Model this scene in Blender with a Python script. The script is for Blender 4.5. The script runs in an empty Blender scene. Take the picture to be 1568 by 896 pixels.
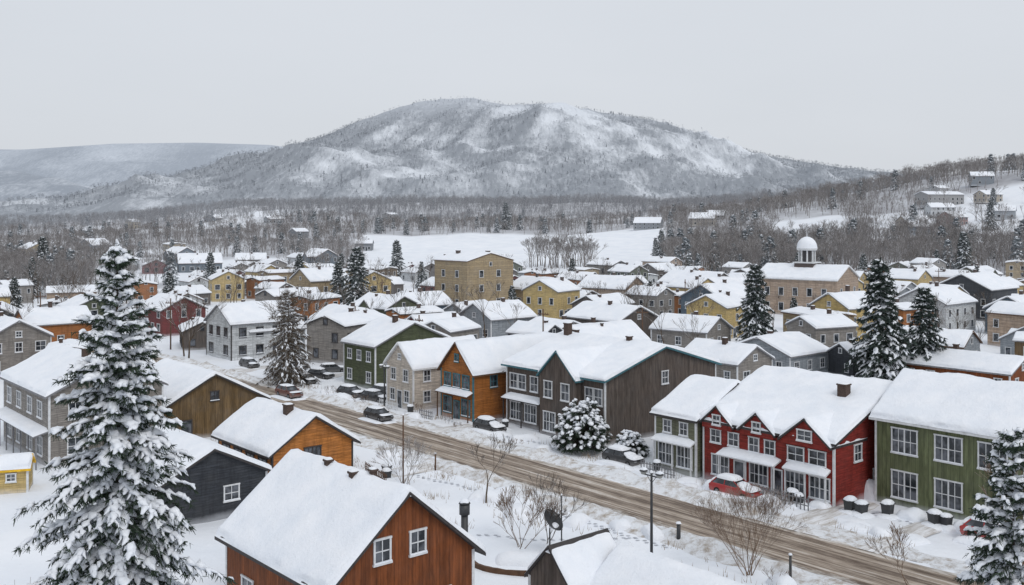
import bpy, math, random
from mathutils import Vector, Matrix, noise
random.seed(7)
R=random.random
def U(a,b): return a+(b-a)*random.random()
def sm(a,b,x):
    t=min(1,max(0,(x-a)/(b-a))); return t*t*(3-2*t)
def nz(x,y,z=0.0): return noise.noise(Vector((x,y,z)))
def fb(x,y,z=0.0,o=4): return noise.fractal(Vector((x,y,z)),1.0,2.0,o)

scene=bpy.context.scene
scene.view_settings.view_transform='Standard'
scene.view_settings.look='None'
scene.view_settings.exposure=0
COL=scene.collection

# ------------------------------------------------------------ materials
def newmat(name,col=(.5,.5,.5),rough=.8,spec=.3):
    m=bpy.data.materials.new(name); m.use_nodes=True
    nt=m.node_tree; b=nt.nodes['Principled BSDF']
    b.inputs['Base Color'].default_value=(*col,1); b.inputs['Roughness'].default_value=rough
    b.inputs['Specular IOR Level'].default_value=spec
    return m,nt,b
def N(nt,t,**k):
    n=nt.nodes.new(t)
    for a,v in k.items(): setattr(n,a,v)
    return n
def setin(n,**k):
    for a,v in k.items(): n.inputs[a.replace('_',' ')].default_value=v
def math_(nt,op,a,b=None,c=None):
    n=N(nt,'ShaderNodeMath',operation=op)
    for i,v in enumerate((a,b,c)):
        if v is None: continue
        if isinstance(v,(int,float)): n.inputs[i].default_value=v
        else: nt.links.new(v,n.inputs[i])
    return n.outputs[0]
def mix(nt,f,a,b,bt='MIX'):
    n=N(nt,'ShaderNodeMixRGB',blend_type=bt)
    for i,v in enumerate((f,a,b)):
        if isinstance(v,(int,float)): n.inputs[i].default_value=v
        elif isinstance(v,tuple): n.inputs[i].default_value=(*v,1)
        else: nt.links.new(v,n.inputs[i])
    return n.outputs[0]
def noiseN(nt,vec,scale,detail=4,rough=.55):
    n=N(nt,'ShaderNodeTexNoise'); setin(n,Scale=scale,Detail=detail,Roughness=rough)
    if vec is not None: nt.links.new(vec,n.inputs['Vector'])
    return n.outputs['Fac']
def ramp(nt,fac,p0,p1,c0=(0,0,0),c1=(1,1,1)):
    r=N(nt,'ShaderNodeValToRGB'); nt.links.new(fac,r.inputs[0])
    e=r.color_ramp.elements; e[0].position=p0; e[1].position=p1; e[0].color=(*c0,1); e[1].color=(*c1,1)
    return r.outputs[0]
def bump(nt,b,h,strength,dist):
    n=N(nt,'ShaderNodeBump'); setin(n,Strength=strength,Distance=dist)
    nt.links.new(h,n.inputs['Height']); nt.links.new(n.outputs[0],b.inputs['Normal'])
def objc(nt): return N(nt,'ShaderNodeTexCoord').outputs['Object']
def posc(nt): return N(nt,'ShaderNodeNewGeometry').outputs['Position']
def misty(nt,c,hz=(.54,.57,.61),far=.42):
    # distance haze painted into the colour, stronger up the valley (world +Y)
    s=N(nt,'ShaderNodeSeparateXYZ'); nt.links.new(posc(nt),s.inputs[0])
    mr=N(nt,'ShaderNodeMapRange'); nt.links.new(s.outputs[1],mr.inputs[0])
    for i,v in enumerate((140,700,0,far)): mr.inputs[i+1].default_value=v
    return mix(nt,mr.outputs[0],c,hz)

def mk_snow():
    m,nt,b=newmat('snow',(.86,.88,.92),.65,.25)
    p=posc(nt)
    n1=noiseN(nt,p,.6,5); n2=noiseN(nt,p,7,4); n3=noiseN(nt,p,2.2,6,.7)
    c=mix(nt,ramp(nt,n1,.3,.7),(.79,.825,.88),(.88,.895,.93))
    c=mix(nt,math_(nt,'MULTIPLY',ramp(nt,n3,.58,.78),.25),c,(.58,.60,.64))
    nt.links.new(c,b.inputs['Base Color'])
    h=math_(nt,'ADD',math_(nt,'MULTIPLY',n1,1.0),math_(nt,'ADD',math_(nt,'MULTIPLY',n2,.25),math_(nt,'MULTIPLY',n3,.5)))
    bump(nt,b,h,.6,.25)
    return m
SNOW=mk_snow()

def siding(name,col,vertical=False,board=.2,worn=.3):
    m,nt,b=newmat(name,col,.75,.25)
    o=objc(nt); s=N(nt,'ShaderNodeSeparateXYZ'); nt.links.new(o,s.inputs[0])
    c=s.outputs[2] if not vertical else math_(nt,'ADD',s.outputs[0],s.outputs[1])
    q=math_(nt,'DIVIDE',c,board); fr=math_(nt,'FRACT',q); fl=math_(nt,'FLOOR',q)
    wn=N(nt,'ShaderNodeTexWhiteNoise',noise_dimensions='1D'); nt.links.new(fl,wn.inputs['W'])
    groove=ramp(nt,fr,.0,.14,(.35,.35,.35),(1,1,1))
    mp=N(nt,'ShaderNodeMapping'); nt.links.new(o,mp.inputs[0])
    mp.inputs['Scale'].default_value=(1,1,.18) if vertical else (.3,.3,3)
    n1=noiseN(nt,mp.outputs[0],3,6,.65); n2=noiseN(nt,o,.55,5,.6)
    mp3=N(nt,'ShaderNodeMapping'); nt.links.new(o,mp3.inputs[0]); mp3.inputs['Scale'].default_value=(1.6,1.6,.22)
    n4=noiseN(nt,mp3.outputs[0],1.6,6,.7)   # rain streaks
    dk=tuple(x*.5 for x in col); lt=tuple(min(1,x*1.3) for x in col)
    cc=mix(nt,ramp(nt,n1,.32,.68),dk,lt)
    cc=mix(nt,math_(nt,'MULTIPLY',wn.outputs[0],.45),cc,tuple(x*.55 for x in col))
    g=sum(col)/3
    cc=mix(nt,math_(nt,'MULTIPLY',ramp(nt,n2,.42,.72),worn+.06),cc,(g*.8+.04,g*.8+.04,g*.8+.04))
    cc=mix(nt,math_(nt,'MULTIPLY',ramp(nt,n4,.48,.68),.55),cc,tuple(x*.35 for x in col))
    cc=mix(nt,1.0,cc,groove,'MULTIPLY')
    low=ramp(nt,math_(nt,'ADD',s.outputs[2],math_(nt,'MULTIPLY',n2,.8)),.45,.95,(1,1,1),(0,0,0))
    cc=mix(nt,math_(nt,'MULTIPLY',low,.35),cc,(.8,.82,.86))
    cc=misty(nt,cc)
    nt.links.new(cc,b.inputs['Base Color']); bump(nt,b,fr,.5,.03)
    return m
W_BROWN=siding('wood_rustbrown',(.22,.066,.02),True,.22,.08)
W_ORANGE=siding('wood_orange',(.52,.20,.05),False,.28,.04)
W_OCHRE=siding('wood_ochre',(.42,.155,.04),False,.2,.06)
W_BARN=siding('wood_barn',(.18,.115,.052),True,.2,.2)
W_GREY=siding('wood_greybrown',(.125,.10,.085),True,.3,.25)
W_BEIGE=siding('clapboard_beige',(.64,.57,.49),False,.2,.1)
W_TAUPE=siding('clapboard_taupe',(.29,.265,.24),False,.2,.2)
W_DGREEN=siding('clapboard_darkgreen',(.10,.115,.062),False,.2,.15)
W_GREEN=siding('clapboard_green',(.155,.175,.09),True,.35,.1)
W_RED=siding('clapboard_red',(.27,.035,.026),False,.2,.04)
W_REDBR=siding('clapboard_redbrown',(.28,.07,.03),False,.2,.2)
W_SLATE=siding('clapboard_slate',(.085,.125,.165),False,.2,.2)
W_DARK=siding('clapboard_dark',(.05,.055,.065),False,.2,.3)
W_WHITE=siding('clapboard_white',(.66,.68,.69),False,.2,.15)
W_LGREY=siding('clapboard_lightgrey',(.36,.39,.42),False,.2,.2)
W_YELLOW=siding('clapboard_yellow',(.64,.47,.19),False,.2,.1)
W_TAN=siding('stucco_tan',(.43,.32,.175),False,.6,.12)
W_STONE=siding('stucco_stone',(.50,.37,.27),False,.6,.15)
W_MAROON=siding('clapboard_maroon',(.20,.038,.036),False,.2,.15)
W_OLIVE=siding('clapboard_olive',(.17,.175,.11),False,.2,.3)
def plain(name,col,rough=.7,spec=.3,var=.25,sc=3,mist=False):
    m,nt,b=newmat(name,col,rough,spec)
    n=noiseN(nt,objc(nt),sc,5)
    c=mix(nt,ramp(nt,n,.3,.7),tuple(x*(1-var) for x in col),tuple(min(1,x*(1+var)) for x in col))
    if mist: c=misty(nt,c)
    nt.links.new(c,b.inputs['Base Color'])
    return m
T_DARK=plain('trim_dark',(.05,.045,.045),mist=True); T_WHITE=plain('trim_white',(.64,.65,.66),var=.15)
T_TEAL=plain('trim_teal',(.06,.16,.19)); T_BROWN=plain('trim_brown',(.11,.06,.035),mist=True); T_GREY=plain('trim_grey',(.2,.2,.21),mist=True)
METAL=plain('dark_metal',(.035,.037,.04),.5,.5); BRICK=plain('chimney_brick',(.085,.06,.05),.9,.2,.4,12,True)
RUBBER=plain('tyre_rubber',(.02,.02,.02),.9); YELLOWP=plain('yellow_paint',(.75,.45,.03))
def mk_glass(name,a,bc):
    m,nt,b=newmat(name,a,.12,.6)
    n=noiseN(nt,objc(nt),1.1,2)
    nt.links.new(mix(nt,ramp(nt,n,.42,.6),a,bc),b.inputs['Base Color'])
    return m
GLASS=mk_glass('window_glass',(.02,.025,.03),(.12,.13,.15))
def mk_bark(name,col,snow=.6,haze=0.0,hz=(.5,.53,.58)):
    m,nt,b=newmat(name,col,.9,.15)
    g=N(nt,'ShaderNodeNewGeometry'); s=N(nt,'ShaderNodeSeparateXYZ'); nt.links.new(g.outputs['Normal'],s.inputs[0])
    n=noiseN(nt,g.outputs['Position'],1.3,3)
    f=math_(nt,'MULTIPLY',ramp(nt,math_(nt,'ADD',s.outputs[2],math_(nt,'MULTIPLY',n,.5)),.55,.95),snow)
    c=mix(nt,ramp(nt,n,.3,.7),tuple(x*.7 for x in col),tuple(x*1.3 for x in col))
    c=mix(nt,f,c,(.85,.87,.9))
    if haze: c=mix(nt,haze,c,hz)  # distance haze painted into the bark colour, a fixed share per forest band
    nt.links.new(c,b.inputs['Base Color']); return m
BARK=mk_bark('bark',(.11,.085,.065),.6)
BARKB=mk_bark('shrub_bark',(.18,.12,.08),.35)
BARKT=mk_bark('spruce_trunk',(.05,.04,.032),.2)
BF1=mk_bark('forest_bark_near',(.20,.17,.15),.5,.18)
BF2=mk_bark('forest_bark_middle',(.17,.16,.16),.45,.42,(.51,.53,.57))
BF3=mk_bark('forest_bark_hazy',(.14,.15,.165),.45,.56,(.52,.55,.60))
def mk_needle(name,col,haze=0,hz=(.45,.5,.55)):
    m,nt,b=newmat(name,col,.8,.2)
    n=noiseN(nt,posc(nt),2.2,3)
    c=mix(nt,ramp(nt,n,.3,.7),tuple(x*.55 for x in col),tuple(x*1.6 for x in col))
    c=misty(nt,c) if not haze else mix(nt,haze,c,hz)  # distance haze painted into the needle colour
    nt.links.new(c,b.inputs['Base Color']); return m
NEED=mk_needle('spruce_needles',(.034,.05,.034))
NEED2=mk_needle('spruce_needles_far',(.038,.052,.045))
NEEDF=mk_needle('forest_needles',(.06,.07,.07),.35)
NEEDB=mk_needle('larch_twigs',(.11,.09,.07))

# ------------------------------------------------------------ mesh builder
class MB:
    def __init__(s): s.v=[];s.f=[];s.m=[];s.s=[]
    def add(s,vs,fs,mi=0,smooth=False):
        o=len(s.v); s.v.extend(vs)
        for f in fs: s.f.append(tuple(i+o for i in f)); s.m.append(mi); s.s.append(smooth)
    def box(s,x0,x1,y0,y1,z0,z1,mi=0,M=None):
        vs=[(x,y,z) for z in (z0,z1) for y in (y0,y1) for x in (x0,x1)]
        if M is not None: vs=[tuple(M@Vector(v)) for v in vs]
        s.add(vs,[(0,2,3,1),(4,5,7,6),(0,1,5,4),(2,6,7,3),(0,4,6,2),(1,3,7,5)],mi)
    def tube(s,p0,p1,r0,r1,k=4,mi=0,smooth=True,cap=False):
        p0=Vector(p0);p1=Vector(p1); d=(p1-p0)
        if d.length<1e-6: return
        d.normalize(); a=d.orthogonal().normalized(); b=d.cross(a)
        vs=[]
        for p,r in ((p0,r0),(p1,r1)):
            for i in range(k):
                t=2*math.pi*i/k; vs.append(tuple(p+a*(r*math.cos(t))+b*(r*math.sin(t))))
        fs=[(i,(i+1)%k,k+(i+1)%k,k+i) for i in range(k)]
        if cap: fs+= [tuple(range(k,2*k)),tuple(range(k-1,-1,-1))]
        s.add(vs,fs,mi,smooth)
    def mound(s,cx,cy,z,lx,ly,h,n=8,mi=0,rot=0.0,M=None):
        vs=[];o=R()*50
        for i in range(n+1):
            for j in range(n+1):
                u=-math.cos(math.pi*i/n); v=-math.cos(math.pi*j/n)
                e=(1-abs(u)**3)*(1-abs(v)**3)
                k=1-.10*(u*u*v*v)
                x=u*lx/2*k; y=v*ly/2*k
                zz=h*(e**.5)*(1+.35*nz(x*1.3+o,y*1.3))-(.02 if e<=0 else 0)
                p=Vector((cx+x*math.cos(rot)-y*math.sin(rot),cy+x*math.sin(rot)+y*math.cos(rot),z+zz))
                if M is not None: p=M@p
                vs.append(tuple(p))
        fs=[(i*(n+1)+j,(i+1)*(n+1)+j,(i+1)*(n+1)+j+1,i*(n+1)+j+1) for i in range(n) for j in range(n)]
        s.add(vs,fs,mi,True)
    def mesh(s,name,mats):
        me=bpy.data.meshes.new(name); me.from_pydata(s.v,[],s.f)
        for m in mats: me.materials.append(m)
        me.polygons.foreach_set('material_index',s.m); me.polygons.foreach_set('use_smooth',s.s)
        me.update(); return me
    def obj(s,name,mats,parent=None,loc=(0,0,0),rot=0,sc=1):
        return place(name,s.mesh(name,mats),parent,loc,rot,sc)
def place(name,me,parent=None,loc=(0,0,0),rot=0,sc=1):
    o=bpy.data.objects.new(name,me); COL.objects.link(o); o.location=loc; o.rotation_euler=(0,0,rot)
    o.scale=(sc,sc,sc) if not isinstance(sc,tuple) else sc
    if parent: o.parent=parent
    return o
def empty(name,loc,rot=0):
    o=bpy.data.objects.new(name,None); COL.objects.link(o); o.location=loc; o.rotation_euler=(0,0,rot); o.empty_display_size=1
    return o

# ------------------------------------------------------------ town plan
UX,UY=.654,-.756
SA=math.atan2(UY,UX)
def st(s,n): return (s*UX+n*.756, s*UY+n*.654)
def to_st(x,y): return (x*UX+y*UY, x*.756+y*.654)

def base_z(x,y):
    if y<1: y=1
    r=x/y
    z=45*sm(380,1600,y)*(.35+.65*sm(-.5,-.18,r))
    z+=52*math.exp(-.5*((x-440)/150)**2-.5*((y-760)/230)**2)*sm(300,520,y)
    z+=21*(1-sm(0,42,y))
    if y>300: z+=sm(380,700,y)*7*fb(x*.006,y*.006,3)
    return z
def gz(x,y):
    z=base_z(x,y)
    s,n=to_st(x,y)
    k=1-(sm(51,54.5,n)-sm(67.5,70,n)) if s>-190 else 1
    if y<400: z+=k*(.24*fb(x*.12,y*.12,1)+.07*nz(x*.6,y*.6,5))
    return z
def town_limit(r):
    if r<-.42: return 285
    if r<-.28: return 285+(r+.42)/.14*85
    if r<-.12: return 395
    if r<.16: return 415
    return 385
def fdens(x,y):
    if y<250: return 0
    r=x/y; d=1.0
    if y<town_limit(r): return 0
    if y<560 and -.42<r<-.13: d=.75*sm(0,.25,nz(x*.012,y*.012,6)+.18)
    if y<760 and -.15<=r<.155: d=0
    if .262<r<.335 and 540<y<690: d*=.06
    if r>.452 and 470<y<680: d*=.05
    if .36<r<.46 and 520<y<660: d*=.3
    if y>760 and nz(x*.006,y*.009,9)>.36: d*=.1
    if r<-.25 and 600<y<1500: d*= .35+.65*sm(-.25,.0,nz(x*.008,y*.006,4))
    return d

def build_ground():
    nx,ny=420,400
    k=6.0;a=6000/math.sinh(k)
    xs=[a*math.sinh(k*(2*i/nx-1)) for i in range(nx+1)]
    t0=math.asinh(-420/a)/k; t1=math.asinh(8000/a)/k
    ys=[88+a*math.sinh(k*(t0+(t1-t0)*j/ny)) for j in range(ny+1)]
    vs=[];veg=[]
    for y in ys:
        for x in xs:
            vs.append((x,y,gz(x,y))); veg.append(fdens(x,y) if y>250 else 0)
    w=nx+1
    fs=[(j*w+i,j*w+i+1,(j+1)*w+i+1,(j+1)*w+i) for j in range(ny) for i in range(nx)]
    me=bpy.data.meshes.new('ground'); me.from_pydata(vs,[],fs)
    at=me.attributes.new('veg','FLOAT','POINT'); at.data.foreach_set('value',veg)
    me.polygons.foreach_set('use_smooth',[True]*len(fs))
    m,nt,b=newmat('ground_snow',(.86,.88,.91),.7,.2)
    p=posc(nt); n1=noiseN(nt,p,.12,6); n2=noiseN(nt,p,1.6,6,.65); n3=noiseN(nt,p,.03,5,.7)
    c=mix(nt,ramp(nt,n1,.3,.7),(.76,.795,.85),(.86,.88,.915))
    c=mix(nt,math_(nt,'MULTIPLY',ramp(nt,n2,.62,.78),.22),c,(.52,.51,.50))
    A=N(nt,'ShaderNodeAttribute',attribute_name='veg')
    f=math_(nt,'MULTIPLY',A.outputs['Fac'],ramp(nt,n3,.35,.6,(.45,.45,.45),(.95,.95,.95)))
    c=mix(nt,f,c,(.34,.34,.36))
    nt.links.new(c,b.inputs['Base Color'])
    bump(nt,b,math_(nt,'ADD',n1,math_(nt,'MULTIPLY',n2,.25)),.6,.45)
    me.materials.append(m); place('ground',me)
build_ground()

def build_road():
    mb=MB(); S=[-260+2*i for i in range(176)]
    cols=[57.0,58.5,60.4,62.4,64.0]
    vs=[]
    for s in S:
        for j,n in enumerate(cols):
            nn=n+(.5*nz(s*.15,j*3.1) if j in(0,4) else 0)
            vs.append((s,nn,.018))
    fs=[(i*5+j,i*5+j+5,i*5+j+6,i*5+j+1) for i in range(len(S)-1) for j in range(4)]
    mb.add(vs,fs,0,True)
    m,nt,b=newmat('slushy_asphalt',(.3,.27,.24),.55,.4)
    o=objc(nt); mp=N(nt,'ShaderNodeMapping'); nt.links.new(o,mp.inputs[0]); mp.inputs['Scale'].default_value=(.045,1.9,1)
    a=noiseN(nt,mp.outputs[0],1.6,7,.7)
    mp2=N(nt,'ShaderNodeMapping'); nt.links.new(o,mp2.inputs[0]); mp2.inputs['Scale'].default_value=(.3,1.1,1)
    c2=noiseN(nt,mp2.outputs[0],1.5,7,.72)
    s=N(nt,'ShaderNodeSeparateXYZ'); nt.links.new(o,s.inputs[0])
    ph=math_(nt,'SINE',math_(nt,'MULTIPLY',math_(nt,'SUBTRACT',s.outputs[1],57.9),6.283/1.75))
    f=math_(nt,'ADD',math_(nt,'MULTIPLY',a,.95),math_(nt,'ADD',math_(nt,'MULTIPLY',c2,.35),math_(nt,'MULTIPLY',ph,.045)))
    c=mix(nt,ramp(nt,f,.55,.74),(.105,.073,.05),(.43,.355,.285))
    c=mix(nt,ramp(nt,f,.72,.84),c,(.68,.65,.61))
    ed=math_(nt,'ABSOLUTE',math_(nt,'SUBTRACT',s.outputs[1],60.5))
    e=ramp(nt,math_(nt,'ADD',math_(nt,'DIVIDE',ed,4),math_(nt,'MULTIPLY',math_(nt,'SUBTRACT',c2,.5),1.0)),.70,.92)
    c=mix(nt,e,c,(.66,.64,.61))
    nt.links.new(c,b.inputs['Base Color']); bump(nt,b,f,.8,.12)
    mb.obj('road',[m],rot=SA)
    bm_,nt,b=newmat('dirty_snow',(.7,.7,.7),.7,.2)
    p=posc(nt); n1=noiseN(nt,p,1.1,8,.75)
    nt.links.new(mix(nt,ramp(nt,n1,.46,.66),(.84,.86,.89),(.40,.34,.28)),b.inputs['Base Color']); bump(nt,b,n1,.9,.3)
    for nm,n0,hh in (('snowbank',55.8,.6),('snowbank',65.3,.65)):
        mb=MB(); vs=[];S=[-190+.6*i for i in range(390)]
        for s_ in S:
            h=hh*(.3+1.1*abs(fb(s_*.17,n0,1)))+.08
            if nz(s_*.05,n0*2)>.32: h*=.25
            w=1.05+.65*nz(s_*.2,n0+4)
            for q,z in ((-1.45,-.08),(-.95,.35),(-.5,.8),(-.05,.95),(.35,.9),(.8,.45),(1.25,-.05)):
                vs.append((s_,n0+q*w+.3*nz(s_*.7,q*3,n0),max(-.08,z*h*(1+.5*nz(s_*.9,q*2.5,n0))+.12*nz(s_*1.4,q*2,n0))))
        fs=[(i*7+j,(i+1)*7+j,(i+1)*7+j+1,i*7+j+1) for i in range(len(S)-1) for j in range(6)]
        mb.add(vs,fs,0,True); mb.obj(nm,[bm_],rot=SA)
    m,nt,b=newmat('packed_snow',(.6,.59,.58),.7,.2)
    o=objc(nt); mp=N(nt,'ShaderNodeMapping'); nt.links.new(o,mp.inputs[0]); mp.inputs['Scale'].default_value=(.3,2.2,1)
    a=noiseN(nt,mp.outputs[0],1.3,6,.7); nt.links.new(mix(nt,ramp(nt,a,.4,.62),(.47,.44,.41),(.80,.81,.83)),b.inputs['Base Color']); bump(nt,b,a,.6,.1)
    for (s,n0,n1,w) in [(-106,63.5,74,4),(-86.8,63.6,69,2.6),(-95.5,63.5,69,2.6),(-63,63.6,70.5,3.4),(-42.4,63.6,74.5,3.4),(-36,63.6,74,2.4),(-128,63.5,78,6),(-75,49,57,3.0),(-141,63.5,76,5)]:
        mb=MB(); k=12; vs=[]
        for i in range(k+1):
            n=n0+(n1-n0)*i/k
            for j in range(5): 
                e=(j-2)/2*w/2; vs.append((n-n0,-(e*(1+.15*nz(n,j))+.3*nz(n*.3,s)),(.10 if 0<j<4 else -.03)-.06*(i==0)))
        mb.add(vs,[(i*5+j,(i+1)*5+j,(i+1)*5+j+1,i*5+j+1) for i in range(k) for j in range(4)],0,True)
        x,y=st(s,n0); mb.obj('driveway',[m],loc=(x,y,.02),rot=SA+math.pi/2)
    mb=MB()
    for (s0,n0,s1,n1) in [(-76,52,-45,54),(-60,40,-48,54),(-97,68.5,-70,68.8),(-56,69,-30,73.5)]:
        L=math.hypot(s1-s0,n1-n0)
        for i in range(int(L/.38)):
            t=i*.38/L; s_=s0+(s1-s0)*t+.5*nz(t*6,s0); n_=n0+(n1-n0)*t+.8*nz(t*5,n0)+(.14 if i%2 else -.14)
            x,y=st(s_,n_); z=gz(x,y)+.015; q=[]
            for k_ in range(6):
                a=k_*1.047; q.append((x+.17*math.cos(a),y+.12*math.sin(a),z+.02))
            mb.add(q,[tuple(range(6))])
    mb.obj('footpath',[plain('trodden_snow',(.50,.52,.56),.8)])
build_road()

# ------------------------------------------------------------ house kit
def gable_roof(deck,snow,M,L,W,eave,ridge,oh,ohx,T,step,mi=0):
    sl=(ridge-eave)/(W/2); hw=W/2+oh; x0=-L/2-ohx; x1=L/2+ohx
    def tr(p): return tuple(M@Vector(p))
    vs=[]
    for x in (x0,x1):
        for y in (-hw,0,hw):
            z=ridge-sl*abs(y); vs.append(tr((x,y,z+.004))); vs.append(tr((x,y,z+.18)))
    deck.add(vs,[(0,1,3,2),(2,3,5,4),(6,8,9,7),(8,10,11,9),(1,7,9,3),(3,9,11,5),(0,2,8,6),(2,4,10,8),(0,6,7,1),(4,5,11,10)],mi)
    def samples(a,b):
        l=b-a; e=[0,.0,.05,.14,.3]; n=max(2,int((l-.6)/step))
        return [a+q for q in e]+[a+.3+(l-.6)*i/n for i in range(1,n)]+[b-q for q in e[::-1]]
    X=samples(x0,x1); Y=samples(-hw,hw)
    o=R()*100; vs=[];nx_=len(X);ny_=len(Y)
    for i,x in enumerate(X):
        for j,y in enumerate(Y):
            d=min(x-x0,x1-x); e=min(hw-abs(y),d); ei=min(i,j,nx_-1-i,ny_-1-j)
            yy=math.sqrt(y*y+.05)
            z=ridge+.06-sl*yy+.18
            q=min(1,e/.3); th=T*math.sqrt(max(0,1-(1-q)**2))*(1+.5*nz(x*.35+o,y*.45)+.3*nz(x*1.3+o,y*1.3))
            if ei==0: th=-.03
            elif ei==1: th=.05
            px,py=x,y
            g=-.05+.13*nz(x*.9+o,y*.9,2)
            if ei>=1 and d<.06: px+= (g if x>0 else -g)
            if ei>=1 and hw-abs(y)<.06: py+=(g*1.5+.03 if y>0 else -g*1.5-.03)
            vs.append(tr((px,py,z+th)))
    fs=[(i*ny_+j,(i+1)*ny_+j,(i+1)*ny_+j+1,i*ny_+j+1) for i in range(nx_-1) for j in range(ny_-1)]
    snow.add(vs,fs,0,True)

def frame(face,L,W,off=0.0):
    if face=='ym': return (Vector((0,-W/2-off,0)),Vector((1,0,0)),Vector((0,-1,0)))
    if face=='yp': return (Vector((0,W/2+off,0)),Vector((-1,0,0)),Vector((0,1,0)))
    if face=='xp': return (Vector((L/2+off,0,0)),Vector((0,1,0)),Vector((1,0,0)))
    return (Vector((-L/2-off,0,0)),Vector((0,-1,0)),Vector((-1,0,0)))
def fbox(mb,fr,a0,a1,z0,z1,d0,d1,mi=0):
    o,t,n=fr; vs=[tuple(o+t*a+n*d+Vector((0,0,z))) for z in (z0,z1) for d in (d0,d1) for a in (a0,a1)]
    mb.add(vs,[(0,1,3,2),(4,6,7,5),(0,4,5,1),(2,3,7,6),(0,2,6,4),(1,5,7,3)],mi)
def window(F,G,S,fr,a,z,w,h,fine=True,dbl=False):
    c=.11
    x0,x1,z0,z1=a-w/2,a+w/2,z-h/2,z+h/2
    fbox(F,fr,x0-c,x0,z0,z1,-.02,.07); fbox(F,fr,x1,x1+c,z0,z1,-.02,.07)
    fbox(F,fr,x0-c-.03,x1+c+.03,z1,z1+c,-.02,.09); fbox(F,fr,x0-c-.04,x1+c+.04,z0-c,z0,-.02,.12)
    fbox(G,fr,x0,x1,z0,z1,-.02,.012)
    if fine:
        fbox(F,fr,x0,x1,z-.03,z+.03,.013,.045)
        k=2 if w<1.5 else 4
        for i in range(1,k):
            xx=x0+w*i/k; t=.025 if not(k==4 and i==2) else .06
            fbox(F,fr,xx-t,xx+t,z0,z-.03,.013,.04); fbox(F,fr,xx-t,xx+t,z+.03,z1,.013,.04)
        fbox(S,fr,x0-c,x1+c,z0-.002,z0+.07,.05,.125)
def row(face,offs,z,w,h): return [(face,a,z,w,h) for a in offs]

def make_parts(L,W,eave,ridge,wins,doors,chim,cross,T,oh,fine,step,corner=True):
    wl=MB();dk=MB();sn=MB();fr_=MB();gl=MB();ch=MB()
    hl,hw=L/2,W/2
    z0=-.6
    wl.add([(x,y,z) for x in(-hl,hl) for (y,z) in((-hw,z0),(-hw,eave),(0,ridge),(hw,eave),(hw,z0))],
        [(0,1,2,3,4),(9,8,7,6,5),(0,5,6,1),(4,3,8,9)],0)
    I=Matrix.Identity(4)
    gable_roof(dk,sn,I,L,W,eave,ridge,oh,oh*.9,T,step)
    if corner and fine:
        for sx in(-1,1):
            for sy in(-1,1):
                x=sx*hl;y=sy*hw
                fr_.box(min(x-sx*.14,x+sx*.035),max(x-sx*.14,x+sx*.035),min(y,y+sy*.035),max(y,y+sy*.035),-.3,eave-.02)
                fr_.box(min(x,x+sx*.033),max(x,x+sx*.033),min(y-sy*.14,y-sy*.001),max(y-sy*.14,y-sy*.001),-.3,eave-.02)
    for (c,w,pj,ze,zr) in cross:
        dep=(zr-eave)/((ridge-eave)/hw)+.5
        Lc=pj+dep
        M=Matrix.Translation((c,-hw-pj+Lc/2,0))@Matrix.Rotation(math.pi/2,4,'Z')
        z00=-.5 if pj>.5 else eave-.6
        ps=[(-w/2,z00),(-w/2,ze),(0,zr),(w/2,ze),(w/2,z00)]
        wl.add([(c+p[0],y,p[1]) for y in(-hw-pj,-hw+.6) for p in ps],[(4,3,2,1,0),(0,1,6,5),(9,8,3,4)],0)
        gable_roof(dk,sn,M,Lc,w,ze,zr,oh*.6,oh*.5,T*.8,step*.7)
    for wdw in wins:
        face,a,z,w,h=wdw[:5]; off=wdw[5] if len(wdw)>5 else 0
        window(fr_,gl,sn,frame(face,L,W,off),a,z,w,h,fine)
    for d in doors:
        face,a=d[:2]; off=d[2] if len(d)>2 else 0
        f=frame(face,L,W,off)
        fbox(gl,f,a-.45,a+.45,0,2.05,-.02,.03); fbox(fr_,f,a-.57,a-.45,0,2.17,-.02,.07); fbox(fr_,f,a+.45,a+.57,0,2.17,-.02,.07); fbox(fr_,f,a-.45,a+.45,2.05,2.17,-.02,.07)
    sl=(ridge-eave)/hw
    for (x,y,h,w) in chim:
        zb=ridge-sl*abs(y)-.2; zt=zb+.2+T+h
        ch.box(x-w/2,x+w/2,y-w/2,y+w/2,zb,zt); ch.box(x-w/2-.06,x+w/2+.06,y-w/2-.06,y+w/2+.06,zt,zt+.12)
        sn.mound(x,y,zt+.11,w+.1,w+.1,.12,4)
    return [('walls',wl),('roof',dk),('roof_snow',sn),('window_frames',fr_),('window_glass',gl),('chimney',ch)]
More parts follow.
